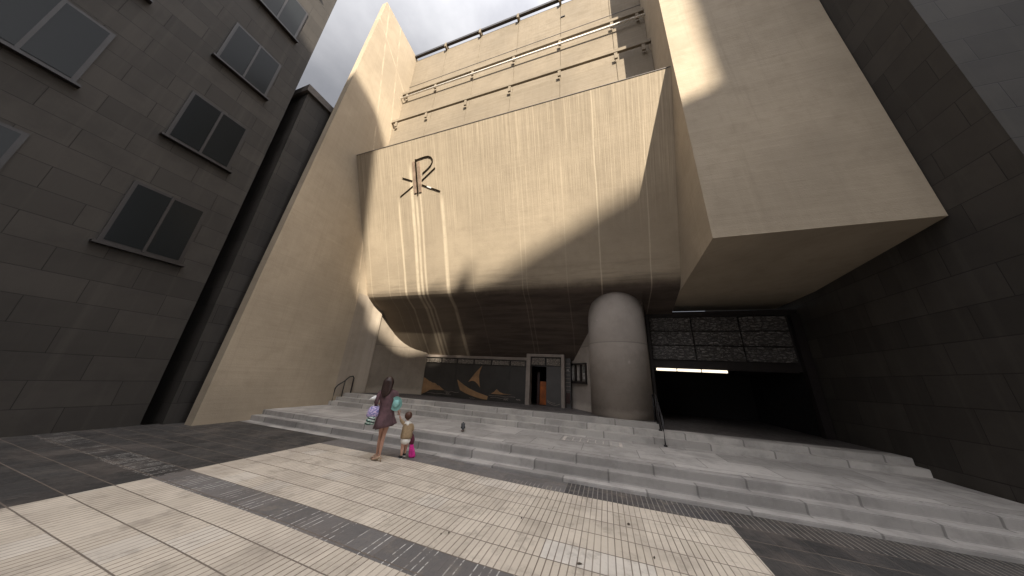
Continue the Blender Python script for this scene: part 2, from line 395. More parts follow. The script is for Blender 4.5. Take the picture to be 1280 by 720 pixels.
# right wing, hanging over the side entrance
bm = bmesh.new(); prism_x(bm, [(6.75, 5.3), (6.88, 12), (6.95, 25), (14, 25), (14, 5.3), (12.71, 5.0), (10.5, 5.0)], XR, 6.45)
obj('right_wing', bm, M['conc'], ch)
# terraces above the ledge
XS = [-8.8, -6.3, -3.8, -1.3, 1.2]
def band(name, y, z0, z1):
    bm = bmesh.new(); e = [XL] + XS + [XR]
    for a, b in zip(e[:-1], e[1:]): box(bm, a + .012, b - .012, y, y + .12, z0, z1, bev=.01)
    box(bm, XL, XR, y + .03, y + .11, z0 + .01, z1 - .02)
    return obj(name, bm, M['par'], ch)
band('parapet', 8.6, 12.02, 15.5); band('parapet', 8.82, 15.0, 18.17); band('upper_wall', 9.0, 17.9, 22.28)
bm = bmesh.new(); box(bm, XL, XR, 9.4, 9.7, 12, 22.4)
obj('terrace_back_wall', bm, M['conc'], ch)
def beam(z, y, h=.2, m='par', po='par', gap=.36):
    b = obj('rail_beam', B(XL, XR, y, y + .11, z, z + h, bev=.012), M[m], ch)
    for x in XS + [XL + .35, XR - .3]:
        bm = B(x - .07, x + .07, y + .02, y + .10, z - gap, z - .002, bev=.008)
        p = obj('post', bm, M[po], b)
    return b
beam(15.80, 8.42); beam(18.46, 8.64)
bm = bmesh.new(); tube(bm, [(XL, 8.62, 18.12), (XR, 8.62, 18.06)], .045); obj('white_pipe', bm, M['whitepipe'], ch, True)
b = obj('roof_beam', B(XL, XR, 8.80, 8.95, 22.42, 22.58), M['dark'], ch)
for x in XS: obj('post', B(x - .06, x + .06, 8.77, 9.1, 22.2, 22.56), M['par'], b)
bm = bmesh.new(); box(bm, XL, XR, 8.985, 9.0, 19.63, 19.66); obj('drip_groove', bm, M['trim'], ch)
bm = bmesh.new(); box(bm, -1.3, -1.05, 8.96, 9.0, 21.0, 21.06); obj('vent_slot', bm, M['dark'], ch)
# the great round pillar with its long flank
foot = []
cx, cy, r = .50, 11.05, 1.05
for k in range(49):
    a = math.radians(-0 + 0) + (math.radians(205) - math.radians(205 + 235) * k / 48 * 1.0)
    a = math.radians(168 + (372 - 168) * k / 48)
    foot.append((cx + r * math.cos(a), cy + r * math.sin(a)))
foot += [(1.45, 12.69), (-1.42, 12.69), (-1.42, 12.46)]
bm = bmesh.new(); prism_z(bm, foot, .75, 5.25)
o = obj('pillar', bm, M['pil'], ch)
for p in o.data.polygons:
    if abs(p.normal.z) < .5 and len(p.vertices) == 4: p.use_smooth = p.area < .6
# back wall of the porch: lintel, mural, relief strip
bm = bmesh.new(); box(bm, -8.95, -3.40, 12.12, 12.5, 2.68, 2.80); box(bm, -3.41, -1.40, 12.3, 12.6, 2.86, 3.4)
obj('lintel', bm, M['framep'], ch)
bm = bmesh.new()
mx = [-8.93, -7.98, -7.06, -6.12, -5.18, -4.22, -3.44]
for a, b_ in zip(mx[:-1], mx[1:]): box(bm, a + .004, b_ - .004, 12.2, 12.3, .81, 2.36)
box(bm, -8.93, -3.41, 12.23, 12.32, .805, 2.69)
mu = obj('mural', bm, M['mural'], ch)
for a, b_ in zip(mx[:-1], mx[1:]):
    obj('relief_panel', B(a + .05, b_ - .05, 12.16, 12.235, 2.42, 2.62, bev=.008), M['carved'], mu)
def relief(name, pts, m='gold', y=12.17):
    bm = bmesh.new(); plate_y(bm, pts, y, 12.21); return obj(name, bm, M[m], mu)
relief('golden_mountain', [(-8.91, 1.65), (-8.8, 1.61), (-8.67, 1.55), (-8.60, 1.50), (-8.43, 1.46), (-8.37, 1.42), (-8.25, 1.42), (-8.14, 1.38), (-8.05, 1.31), (-7.93, 1.30), (-7.76, 1.19), (-7.62, 1.11), (-7.97, 1.10), (-8.25, 1.10), (-8.48, 1.06), (-8.66, .95), (-8.91, .85)])
relief('golden_hull', [(-6.93, 1.64), (-6.83, 1.38), (-6.71, 1.17), (-6.4, 1.05), (-6.09, .97), (-5.59, .87), (-5.27, .85), (-5.24, 1.0), (-5.78, 1.13), (-6.2, 1.26), (-6.55, 1.42)])
relief('golden_sail', [(-5.66, 2.35), (-5.8, 2.21), (-5.97, 2.03), (-6.15, 1.79), (-6.33, 1.57), (-6.17, 1.63), (-6.05, 1.635), (-5.96, 1.61), (-5.86, 1.54), (-5.8, 1.49), (-5.68, 1.36), (-5.74, 1.62), (-5.78, 1.87), (-5.75, 2.1)])
relief('golden_island', [(-5.1, 1.12), (-4.93, 1.21), (-4.82, 1.34), (-4.74, 1.28), (-4.66, 1.22), (-4.48, 1.165), (-4.07, 1.15), (-4.5, 1.125)])
def wav(x0, x1, z, a, w=.012, ph=0):
    bm = bmesh.new(); k = 18; up = []; dn = []
    for i in range(k + 1):
        x = x0 + (x1 - x0) * i / k; zz = z + a * math.sin(i * .7 + ph); up.append((x, zz + w)); dn.append((x, zz - w))
    plate_y(bm, up + dn[::-1], 12.18, 12.21); obj('wave_line', bm, M['paleline'], mu)
for i, (x0, x1, z) in enumerate([(-8.6, -7.2, .93), (-7.6, -6.8, 1.06), (-7.5, -7.3, .99), (-5.2, -3.9, 1.05), (-5.1, -4.2, .97), (-4.45, -4.25, .92), (-3.85, -3.65, .96), (-6.2, -5.9, .86)]): wav(x0, x1, z, .012, .009 if i not in (2, 5, 6) else .02, i)
# main door
bm = bmesh.new(); box(bm, -3.37, -3.19, 11.97, 12.36, .806, 2.97); box(bm, -1.80, -1.66, 11.97, 12.36, .806, 2.97); box(bm, -3.19, -1.80, 11.97, 12.36, 2.85, 2.97)
fr = obj('door_frame', bm, M['framep'], ch)
obj('dark_transom', B(-3.19, -1.80, 12.1, 12.3, 2.43, 2.85), M['frame'], fr)
for a, b_ in ((-3.14, -2.55), (-2.46, -1.85)): obj('relief_panel', B(a, b_, 12.05, 12.12, 2.49, 2.80, bev=.008), M['carved'], fr)
d = obj('door_leaf', B(-2.47, -1.81, 12.1, 12.16, .815, 2.43, bev=.01), M['grey'], ch)
bm = bmesh.new(); L = [(-2.42 + .55 * i / 14, 1.0 - .12 * math.sin(PI * i / 14 * .85)) for i in range(15)]
plate_y(bm, [(x, z + .012) for x, z in L] + [(x, z - .012) for x, z in L[::-1]], 12.085, 12.11)
L = [(-2.42 + .35 * i / 10, 1.06 - .1 * i / 10 - .04 * math.sin(PI * i / 10)) for i in range(11)]
plate_y(bm, [(x, z + .01) for x, z in L] + [(x, z - .01) for x, z in L[::-1]], 12.083, 12.108)
obj('curved_motif', bm, M['paleline'], d)
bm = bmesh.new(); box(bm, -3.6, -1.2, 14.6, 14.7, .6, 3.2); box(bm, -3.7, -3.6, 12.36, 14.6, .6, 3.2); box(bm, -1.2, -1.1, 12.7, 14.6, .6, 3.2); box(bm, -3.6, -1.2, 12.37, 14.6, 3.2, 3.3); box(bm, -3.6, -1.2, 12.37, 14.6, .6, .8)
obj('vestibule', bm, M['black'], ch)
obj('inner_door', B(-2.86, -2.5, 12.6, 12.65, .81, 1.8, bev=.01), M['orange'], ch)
obj('inner_door', B(-3.0, -2.87, 12.6, 12.66, .81, 2.2, bev=.01), M['redbox'], ch)
# narrow side light between frame and pillar
bm = bmesh.new(); box(bm, -1.66, -1.42, 12.22, 12.3, .806, 2.86)
sl = obj('side_light', bm, M['grey'], ch)
for k in range(8): obj('glazing_bar', B(-1.64, -1.44, 12.19, 12.225, 1.5 + k * .155, 1.515 + k * .155), M['framep'], sl)
obj('red_box', B(-1.62, -1.45, 12.17, 12.22, .98, 1.40), M['redbox'], sl)
obj('white_label', B(-1.59, -1.50, 12.18, 12.222, 2.3, 2.36), M['paper'], sl)
# side entrance right of the pillar
se = obj('side_entrance_frame', B(1.0, 6.45, 11.62, 11.8, 4.50, 4.70), M['frame'], ch)
bm = bmesh.new(); box(bm, 1.2, 6.44, 11.7, 11.85, 2.60, 4.5); box(bm, 1.66, 1.76, 11.5, 11.7, .66, 4.5); box(bm, 6.2, 6.44, 11.5, 11.7, .66, 4.5)
obj('entrance_surround', bm, M['frame'], se)
for k in range(3):
    for a, b_ in ((1.80, 3.2), (3.26, 4.7), (4.76, 6.1)):
        obj('relief_panel', B(a, b_, 11.6, 11.705, 2.87 + k * .545, 2.87 + k * .545 + .50, bev=.012), M['carvedb'], se)
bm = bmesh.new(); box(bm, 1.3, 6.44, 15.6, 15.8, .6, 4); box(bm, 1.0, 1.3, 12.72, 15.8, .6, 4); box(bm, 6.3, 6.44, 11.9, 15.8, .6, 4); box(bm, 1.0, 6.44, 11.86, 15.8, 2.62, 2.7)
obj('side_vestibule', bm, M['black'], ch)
for i, (a, b_) in enumerate(((1.86, 2.52), (2.56, 3.3), (3.34, 4.1))):
    obj('light_tube', B(a, b_, 11.62, 11.69, 2.45, 2.54, bev=.01), M['tube'], se)
obj('lamp_housing', B(1.78, 6.1, 11.64, 11.72, 2.545, 2.80), M['frame'], se)

# ------------------------------------------------------------------ chi rho emblem on the leaning face
# face plane: y = 9.70 - .391 (z - 5.35); emblem drawn in world x and z, standing off along the normal
mono = thing('chi_rho_emblem', 'dark metal chi rho monogram mounted high on the stained concrete front', 'emblem', (-7.75, 8.05, 9.4))
def fy(z): return 9.70 - .391 * (z - 5.35)
NR = Vector((0, -.931, -.364))
def bar(pts, w, d0, d1, name, mat):
    bm = bmesh.new(); P = [Vector((x, fy(z) + .02, z)) for x, z in pts]; up = Vector((0, -.391, 1)).normalized(); ex = Vector((1, 0, 0))
    rows = []
    for i, p in enumerate(P):
        t = (P[min(i + 1, len(P) - 1)] - P[max(i - 1, 0)]).normalized(); s = t.cross(NR).normalized()
        rows.append([bm.verts.new(p + s * w * a + NR * d) for a, d in ((-.5, d0), (.5, d0), (.5, d1), (-.5, d1))])
    for i in range(len(rows) - 1):
        for k in range(4): bm.faces.new((rows[i][k], rows[i][(k + 1) % 4], rows[i + 1][(k + 1) % 4], rows[i + 1][k]))
    bm.faces.new(rows[0]); bm.faces.new(rows[-1][::-1])
    return obj(name, bm, mat, mono)
bar([(-7.87, 11.06), (-7.87, 9.72)], .13, .0, .05, 'staff_plate', M['staffm'])
bar([(-7.60, 11.0), (-7.60, 9.72)], .13, .0, .05, 'staff_plate', M['staffm'])
bar([(-7.74, 11.14), (-7.735, 9.66)], .04, .0, .07, 'staff', M['bronze'])
bar([(-8.54, 10.49), (-8.0, 10.27)], .042, .0, .045, 'arm', M['bronze']); bar([(-7.50, 10.02), (-6.56, 9.60)], .05, .0, .045, 'arm', M['bronze'])
bar([(-6.74, 10.60), (-7.48, 10.20)], .05, .0, .045, 'arm', M['bronze']); bar([(-8.0, 10.04), (-8.74, 9.70)], .036, .0, .045, 'arm', M['bronze'])
bar([(-7.78, 11.10), (-7.5, 11.13), (-7.25, 11.15), (-7.05, 11.14), (-6.92, 11.08), (-6.85, 10.97), (-6.86, 10.86), (-6.95, 10.74), (-7.14, 10.62), (-7.42, 10.48)], .048, .0, .05, 'loop', M['bronze'])

bar([(-7.22, 9.9), (-7.0, 9.80)], .052, .04, .05, 'painted_glint', M['whitepipe'])  # glint of sky light on the arm, painted as a pale strip

# ------------------------------------------------------------------ notice board on the pillar's flank
nb = thing('notice_board', 'dark framed glass notice board with three posters on the flank of the round pillar', 'notice board', (-1.05, 11.98, 1.8))
a = Vector((-1.40, 12.42, 0)); b_ = Vector((-.66, 11.50, 0)); u = (b_ - a); Lb = u.length; u.normalize(); nn = Vector((-u.y, u.x, 0)); nn = nn if nn.x < 0 else -nn
def lb(bm, s0, s1, z0, z1, d0, d1):
    vs = [bm.verts.new(a + u * s + nn * d + Vector((0, 0, z))) for z in (z0, z1) for d in (d0, d1) for s in (s0, s1)]
    for q in ((0, 2, 3, 1), (4, 5, 7, 6), (0, 1, 5, 4), (2, 6, 7, 3), (0, 4, 6, 2), (1, 3, 7, 5)): bm.faces.new([vs[i] for i in q])
bm = bmesh.new(); z0, z1 = 1.80, 2.62
lb(bm, 0, Lb, z0, z0 + .1, -.05, .1); lb(bm, 0, Lb, z1 - .06, z1, -.05, .1); lb(bm, 0, .06, z0 + .1, z1 - .06, -.05, .1); lb(bm, Lb - .06, Lb, z0 + .1, z1 - .06, -.05, .1)
for k in (1, 2): lb(bm, Lb * k / 3 - .035, Lb * k / 3 + .035, z0 + .1, z1 - .06, -.05, .095)
obj('frame', bm, M['frame'], nb)
for k, mm in enumerate(('paper', 'paper', 'paperd')):
    bm = bmesh.new(); lb(bm, Lb * k / 3 + .07, Lb * (k + 1) / 3 - .07, z0 + .13, z1 - .1, .02, .03); obj('poster', bm, M[mm], nb)
bm = bmesh.new(); lb(bm, Lb * 2 / 3 + .11, Lb - .13, z0 + .18, z0 + .42, .032, .036); obj('small_notice', bm, M['paper'], nb)
bm = bmesh.new(); lb(bm, .06, Lb - .06, z0 + .1, z1 - .06, -.04, -.02); obj('back_panel', bm, M['mural'], nb)

# ------------------------------------------------------------------ handrails
hr = thing('handrail', 'black steel handrail on the upper steps at the right edge beside the round pillar', 'handrail', (1.42, 9.3, .36), group='steel handrails')
X = 1.43
bm = bmesh.new(); tube(bm, [(X, 10.25, 1.55), (X, 10.32, 1.60), (X, 10.0, 1.63), (X, 9.72, 1.60), (X, 9.5, 1.46), (X, 9.2, 1.24), (X, 9.0, 1.06), (X, 8.95, .98), (X, 8.94, .36)], .022); obj('rail', bm, M['rail'], hr, True)
for y, z0, z1 in ((10.25, .81, 1.6), (9.76, .81, 1.6), (9.48, .66, 1.43)):
    bm = bmesh.new(); tube(bm, [(X, y, z0), (X, y, z1)], .02); obj('post', bm, M['rail'], hr, True)
for y, z in ((8.94, .36), (9.48, .66), (9.76, .81), (10.25, .81)):
    bm = bmesh.new(); tube(bm, [(X, y, z), (X, y, z + .04)], [.05, .042], 12); obj('foot_plate', bm, M['rail'], hr)
bm = bmesh.new(); tube(bm, [(X, 10.25, 1.25), (X, 9.74, 1.25), (X, 9.5, 1.1), (X, 9.2, .9), (X, 8.96, .72)], .012); obj('lower_bar', bm, M['rail'], hr, True)
hl = thing('handrail', 'black steel handrail beside the tall fin at the left edge of the steps', 'handrail', (-11.0, 9.5, .36), group='steel handrails')
X = -11.1
bm = bmesh.new(); tube(bm, [(X, 9.1, .36), (X, 9.1, 1.02), (X, 9.2, 1.15), (X, 9.45, 1.3), (X, 9.68, 1.5), (X, 9.85, 1.54), (X, 9.93, 1.46), (X, 9.93, .81)], .024); obj('rail', bm, M['rail'], hl, True)
bm = bmesh.new(); tube(bm, [(X, 9.5, .66), (X, 9.5, 1.34)], .02); obj('post', bm, M['rail'], hl, True)

# ------------------------------------------------------------------ inlaid cover on the podium
gt = thing('floor_cover', 'rectangular inlaid cover with pale ribs set in the grey podium paving', 'cover', (-.43, 8.4, .36))
obj('infill', B(-1.2, .33, 8.12, 8.62, .355, .363), M['slab'], gt)
for x in (-1.2, .25): obj('end_bar', B(x, x + .075, 8.09, 8.66, .355, .368), plain('pale_stone_bar', (.55, .5, .45), .7, 0, .2, 10), gt)
bm = bmesh.new()
for k in range(1, 7): box(bm, -1.13 + k * .197 - .012, -1.13 + k * .197 + .012, 8.12, 8.62, .36, .367)
box(bm, -1.12, .25, 8.12, 8.14, .36, .3665); box(bm, -1.12, .25, 8.6, 8.62, .36, .3665)
obj('ribs', bm, plain('pale_joint_mortar', (.5, .46, .42), .8, 0, .3, 14), gt)

# ------------------------------------------------------------------ neighbours and the buildings behind the camera
def bldg(name, label, x0, x1, y0, y1, h, mat, wins):
    t = thing(name, label, 'building', ((x0 + x1) / 2, (y0 + y1) / 2, 0))
    bm = B(x0, x1, y0, y1, -.1, h); obj('wall', bm, mat, t)
    obj('cornice', B(x0 - .12, x1 + .12, y0 - .12, y1 + .12, h, h + .35), M['trim'], t)
    for (ax, c, s0, s1, z0, z1) in wins:
        if ax == 'x+': f = box(box(B(c - .1, c + .04, s0, s1, z0, z1), c, c + .075, (s0 + s1) / 2 - .03, (s0 + s1) / 2 + .03, z0 + .02, z1 - .02), c - .02, c + .16, s0 - .08, s1 + .08, z0 - .08, z0 - .01); g = B(c + .03, c + .056, s0 + .08, s1 - .08, z0 + .08, z1 - .08)
        elif ax == 'x-': f = B(c - .05, c + .1, s0, s1, z0, z1); g = B(c - .056, c - .03, s0 + .08, s1 - .08, z0 + .08, z1 - .08)
        else: f = B(s0, s1, c - .05, c + .1, z0, z1); g = B(s0 + .08, s1 - .08, c - .056, c - .03, z0 + .08, z1 - .08)
        w = obj('window', f, M['frame'], t); obj('pane', g, M['glass'], w)
    return t
bldg('office_block', 'dark basalt clad block standing left of the church fin', -24, -12.2, -14, 4.4, 25, M['basalt'],
     [('x+', -12.2, y, y + 1.5, z, z + 1.9) for y in (-11, -7.6, -4.2, -.8, 2.2) for z in (4.6, 8.2, 11.8, 15.4, 19)])
bldg('office_block', 'dark basalt clad block standing right of the church wing', 6.47, 20, 5.6, 20, 26, M['basalt'],
     [('y-', 5.6, x, x + 1.5, z, z + 1.9) for x in (8, 11, 14, 17) for z in (4.6, 8.2, 11.8, 15.4)])
bldg('low_annex', 'lower dark basalt annex squeezed behind the church fin on the left', -24, -12.0, 4.75, 12, 13.5, M['basalt'], [])
# Sun: light travels (-.65, 1, -.95)
SD = Vector((.65, -1, .95))
def cast(P, Y): t = P[1] - Y; return Vector(P) + SD * t
# the block across the square whose roof edge throws the oblique shade across the front
P1 = (1.51, 8.47, 8.5); Q = cast(P1, -36); D = Vector((3.95, 1.72, 0)).normalized(); Nn = Vector((D.y, -D.x, 0))
def rot_block(name, label, q, d, nrm, a, b, depth, mat):
    t = thing(name, label, 'building', (q.x, q.y, 0))
    p = [q + d * a, q + d * b, q + d * b + nrm * depth, q + d * a + nrm * depth]
    bm = bmesh.new(); prism_z(bm, [(v.x, v.y) for v in p], -.1, q.z); obj('wall', bm, mat, t); return t
t = rot_block('apartment_block', 'tall pale apartment block across the square behind the viewer', Q, D, Nn, -58, 50, 12, M['render'])
P3 = Vector((-5.35, 9.6, 5.7)); Q3 = cast(P3, -36)
c0 = Q + D * ((Q3.x - Q.x) / D.x); bm = bmesh.new(); prism_z(bm, [((c0 + D * s + Nn * w).x, (c0 + D * s + Nn * w).y) for s, w in ((.8, .1), (1.5, .1), (1.5, .8), (.8, .8))], Q.z - .05, Q.z + .7)
obj('chimney', bm, M['render'], t)
def above(P, h, right):                               # offset along the roof edge where an added shading block starts
    q = cast(P, -36); k = (q - Q).to_2d().dot(D.to_2d()); return k
k1 = above((-6.4, 9.72, 5.2), 0, 0); k2 = above((-8.5, 9.75, 5.2), 0, 0); k3 = above((-10.1, 9.8, 5.2), 0, 0); kr = above((2.72, 6.8, 12), 0, 0) + 1.1
for a0, a1, dz in ((-58, k3, 1.75), (k3, k2, 1.05), (k2, k1, .95), (kr, 50, 17)):
    p = [Q + D * a0 + Nn * .3, Q + D * a1 + Nn * .3, Q + D * a1 + Nn * 2.2, Q + D * a0 + Nn * 2.2]
    bm = bmesh.new(); prism_z(bm, [(v.x, v.y) for v in p], Q.z - .02, Q.z + dz); obj('roof_shade_block', bm, M['render'], t)  # unseen blocks added on the roof to shade porch wall and right wing
bm = bmesh.new()
for fl in range(3, 16):
    for k in range(-18, 16):
        p = Q + D * (k * 3 + 1.2); z = fl * 3.1
        if z > Q.z - 2: continue
        pts = [p - Nn * .04, p + D * 1.4 - Nn * .04, p + D * 1.4 + Nn * .04, p + Nn * .04]
        prism_z(bm, [(v.x, v.y) for v in pts], z, z + 1.6)
w = obj('window_rows', bm, M['glass'], t); w['kind'] = 'stuff'
# slim stair tower whose edge shades the fin
P4 = (-11.25, 7.34, 15.5); Q4 = cast(P4, -36); D2 = Vector((.41, .91, 0)).normalized(); D1 = Vector((D2.y, -D2.x, 0))
rot_block('stair_tower', 'slim concrete stair tower standing beside the apartment block behind the viewer', Q4, D2, D1, -14, 0, 1.64, M['render'])

# ------------------------------------------------------------------ small litter
lm = plain('dead_leaf', (.06, .045, .03), .8)
spots = [(-1.93, 3.62, ''), (-2.0, 3.55, ''), (-.37, 3.72, ''), (-1.28, 4.5, ''), (-1.22, 4.38, ''), (-1.02, 5.22, ''), (.2, 4.9, ''), (.42, 4.2, '')]
for i, (x, y, _) in enumerate(spots):
    bm = bmesh.new(); n_ = 8; ln = random.uniform(.018, .036); wd = ln * random.uniform(.35, .6); ang = random.uniform(0, PI)
    cc = bm.verts.new((0, 0, .012)); ring = []
    for k in range(n_):
        t_ = 2 * PI * k / n_; px, py = ln * math.cos(t_), wd * math.sin(t_) * (1 - .3 * math.cos(t_))
        ring.append(bm.verts.new((px * math.cos(ang) - py * math.sin(ang), px * math.sin(ang) + py * math.cos(ang), .004 + .01 * random.random())))
    for k in range(n_): bm.faces.new((cc, ring[k], ring[(k + 1) % n_]))
    o = obj('dry_leaf', bm, lm, None, True); o.location = (x, y, gz(x))
    tag(o, 'tiny dark dry leaf lying on the cream grooved paving', 'leaf', 'dry leaves on the paving')

# ------------------------------------------------------------------ pigeon
pg = thing('pigeon', 'small dark grey pigeon standing alone on the pale podium slabs', 'pigeon', (-3.91, 7.5, .36), math.radians(30), world=False)
fm = plain('slate_feathers', (.045, .047, .052), .6, 0, .35, 30); fd = plain('dark_feathers', (.02, .02, .022), .5, 0, .2, 30); pk = plain('pink_leg', (.25, .08, .07), .6)
bm = skin([[(0, -.16, .075, .012), (0, -.09, .09, .03), (0, -.03, .105, .052), (0, .03, .12, .055), (0, .07, .15, .036), (0, .085, .185, .024), (0, .09, .205, .024), (0, .105, .21, .018)]], 2, 3)
obj('body', bm, fm, pg, True)
for s in (-1, 1):
    bm = bmesh.new(); ball(bm, (s * .047, -.035, .11), .016, .08, .036, 12, 8); obj('wing', bm, fd, pg, True)
    bm = bmesh.new(); tube(bm, [(s * .022, .005, .08), (s * .022, .005, .008)], .005, 6)
    for q in (-.5, 0, .5): tube(bm, [(s * .022, .005, .007), (s * .022 + .03 * math.sin(q), .005 + .03 * math.cos(q), .004)], .004, 6)
    obj('leg', bm, pk, pg)
bm = bmesh.new(); tube(bm, [(0, .12, .207), (0, .145, .2)], [.008, .002], 6); obj('beak', bm, fd, pg)
bm = bmesh.new(); box(bm, -.03, .03, -.2, -.1, .065, .078); obj('tail', bm, fd, pg)

# ------------------------------------------------------------------ people
skinm = plain('skin', (.42, .235, .165), .55, 0, .06, 10, bump=.03); skin2 = plain('child_skin', (.46, .26, .19), .55, 0, .06, 10, bump=.03)
def hand(x, y, z, dirv, palmn, s=1.0, curl=.5):
    """palm chain plus four fingers and a thumb; dirv = towards the finger tips, palmn = out of the palm"""
    d = Vector(dirv).normalized(); p = Vector(palmn); p = (p - d * p.dot(d)).normalized(); w = d.cross(p)
    o = Vector((x, y, z)); bm = skin([[tuple(o) + (.02 * s,), tuple(o + d * .04 * s) + ((.034 * s, .016 * s),), tuple(o + d * .075 * s) + ((.034 * s, .014 * s),)]], 1)
    for k, ln in enumerate((.062, .072, .068, .052)):
        b0 = o + d * .065 * s + w * (.026 - .0175 * k) * s; pts = [b0]; ang = curl * .5
        for j, f in enumerate((.45, .32, .23)):
            dd = d * math.cos(ang) + p * math.sin(ang); pts.append(pts[-1] + dd * ln * f * s); ang += curl
        merge(bm, skin([[tuple(q) + ((.0088, .008, .0075, .0065)[i] * s,) for i, q in enumerate(pts)]], 1))
    t0 = o + d * .02 * s + w * .022 * s
    merge(bm, skin([[tuple(t0) + (.011 * s,), tuple(t0 + (d * .6 + w * .7 + p * .25).normalized() * .035 * s) + (.0095 * s,), tuple(t0 + (d * .8 + w * .5 + p * .6).normalized() * .062 * s) + (.008 * s,)]], 1))
    return bm
def face_parts(head, cxyz, r, par, sk):
    x, y, z = cxyz
    for s in (-1, 1):
        bm = bmesh.new(); ball(bm, (x + s * .34 * r, y + .84 * r, z), .13 * r, .1 * r, .09 * r, 10, 8); obj('eye', bm, M['whitepipe'], par, True)
    bm = bmesh.new(); ball(bm, (x, y + .9 * r, z - .5 * r), .24 * r, .06 * r, .05 * r, 10, 8); obj('mouth', bm, plain('lips', (.35, .1, .09), .5), par, True)
def head_bm(c, r, k=1.2):
    bm = bmesh.new(); ball(bm, c, .86 * r, r, k * r); x, y, z = c
    for v in bm.verts:
        if v.co.z < z - .3 * r: f = 1 - .28 * (z - .3 * r - v.co.z) / r; v.co.x = x + (v.co.x - x) * f; v.co.y = y + (v.co.y - y) * f + .05 * r
    ball(bm, (x, y + r * 1.0, z - .15 * r), .12 * r, .16 * r, .2 * r, 10, 8)
    for s in (-1, 1): ball(bm, (x + s * .86 * r, y - .02 * r, z - .08 * r), .09 * r, .18 * r, .28 * r, 10, 8)
    return bm

# woman: local +x is her right, +y the way she walks
wo = thing('person', 'woman in a short mauve coat dress and beige heels, leading a child by the hand', 'person', (-4.62, 5.20, gz(-4.62)), math.radians(50), world=False)
bd = skin([[(-.02, 0, .86, (.14, .1)), (-.025, 0, 1.0, (.125, .085)), (-.03, 0, 1.1, (.11, .08)), (-.045, 0, 1.24, (.13, .085)), (-.055, 0, 1.35, (.11, .07)), (-.065, 0, 1.41, .045), (-.075, .01, 1.47, .04)],
           [(-.055, 0, 1.35, (.11, .07)), (.06, 0, 1.35, .05), (.115, -.005, 1.33, .042), (.165, -.01, 1.17, .033), (.20, .03, 1.07, .028), (.235, .06, .965, .02)],
           [(-.055, 0, 1.35, (.11, .07)), (-.17, 0, 1.35, .05), (-.225, -.005, 1.33, .042), (-.265, -.02, 1.15, .033), (-.24, .09, 1.07, .027), (-.20, .2, 1.08, .02)],
           [(-.02, 0, .86, (.14, .1)), (.05, 0, .80, .08), (.035, .0, .62, .060), (.015, -.01, .46, .042), (.005, -.03, .33, .044), (.005, -.04, .16, .025), (.005, -.035, .09, .025)],
           [(-.02, 0, .86, (.14, .1)), (-.08, .01, .80, .08), (-.045, .04, .62, .060), (-.035, .07, .46, .042), (-.035, .06, .33, .044), (-.035, .07, .16, .025), (-.035, .08, .09, .025)]], 2)
merge(bd, head_bm((-.085, .015, 1.545), .092, 1.22))
merge(bd, hand(.235, .06, .965, (.35, .1, -.9), (0, 1, .1), 1.0, .75)); merge(bd, hand(-.20, .2, 1.08, (.35, .9, .05), (.9, -.3, 0), 1.0, .8))
for sx, fy_, yaw in ((.005, -.04, .75), (-.035, .08, .45)):     # feet in the shoes
    dx, dy = -math.sin(yaw), math.cos(yaw)
    merge(bd, skin([[(sx, fy_, .10, .026), (sx + dx * .05, fy_ + dy * .05, .075, .028), (sx + dx * .12, fy_ + dy * .12, .035, (.034, .018)), (sx + dx * .17, fy_ + dy * .17, .02, (.03, .012))]], 2))
obj('body', bd, skinm, wo, True); face_parts(None, (-.085, .015, 1.545), .092, wo, skinm)
dressm = plain('mauve_brown_cloth', (.105, .058, .065), .9, 0, .3, 9, bump=.5)
bm = bmesh.new()
loft(bm, [(.0, .0, .655, .22, .175, .15, .22), (-.0, 0, .72, .205, .16, .13, .16), (-.015, 0, .82, .18, .145, .10, .08), (-.02, 0, .95, .155, .125, .06), (-.03, -.003, 1.09, .142, .118, .03), (-.04, -.003, 1.2, .168, .128, .02), (-.05, -.003, 1.3, .19, .128, .01), (-.055, 0, 1.375, .18, .1, 0), (-.06, 0, 1.41, .085, .065, 0), (-.065, 0, 1.435, .055, .052, 0)], 56)
merge(bm, skin([[(.06, 0, 1.35, .06), (.12, -.005, 1.335, .055), (.165, -.01, 1.18, .047), (.19, .02, 1.09, .04)]], 2))
merge(bm, skin([[(-.17, 0, 1.35, .06), (-.225, -.005, 1.335, .055), (-.268, -.02, 1.15, .047), (-.245, .09, 1.07, .04), (-.22, .15, 1.075, .036)]], 2))
obj('coat_dress', bm, dressm, wo, True)
hairm = plain('dark_brown_hair', (.028, .013, .01), .45, 0, .3, 40)
bm = skin([[(-.088, -.02, 1.63, (.085, .085)), (-.09, -.025, 1.585, (.125, .12)), (-.094, -.035, 1.52, (.125, .11)), (-.108, -.06, 1.44, (.125, .085)), (-.122, -.085, 1.36, (.115, .06)), (-.138, -.10, 1.29, (.08, .04)), (-.15, -.10, 1.25, (.03, .02))]], 3)
ball(bm, (-.088, -.022, 1.562), .104, .105, .122)
for k in range(14):
    q = -.07 + .011 * k; merge(bm, skin([[(-.108 + q * .9, -.115 + abs(q) * .5, 1.50, .012), (-.118 + q, -.135 + abs(q) * .5, 1.38, .014), (-.14 + q * .8, -.135 + abs(q) * .3, 1.25 + .03 * math.sin(k * 2.1), .005)]], 1))
obj('hair', bm, hairm, wo, True)
shoem = plain('nude_patent_leather', (.42, .31, .22), .25, 0, .08, 12)
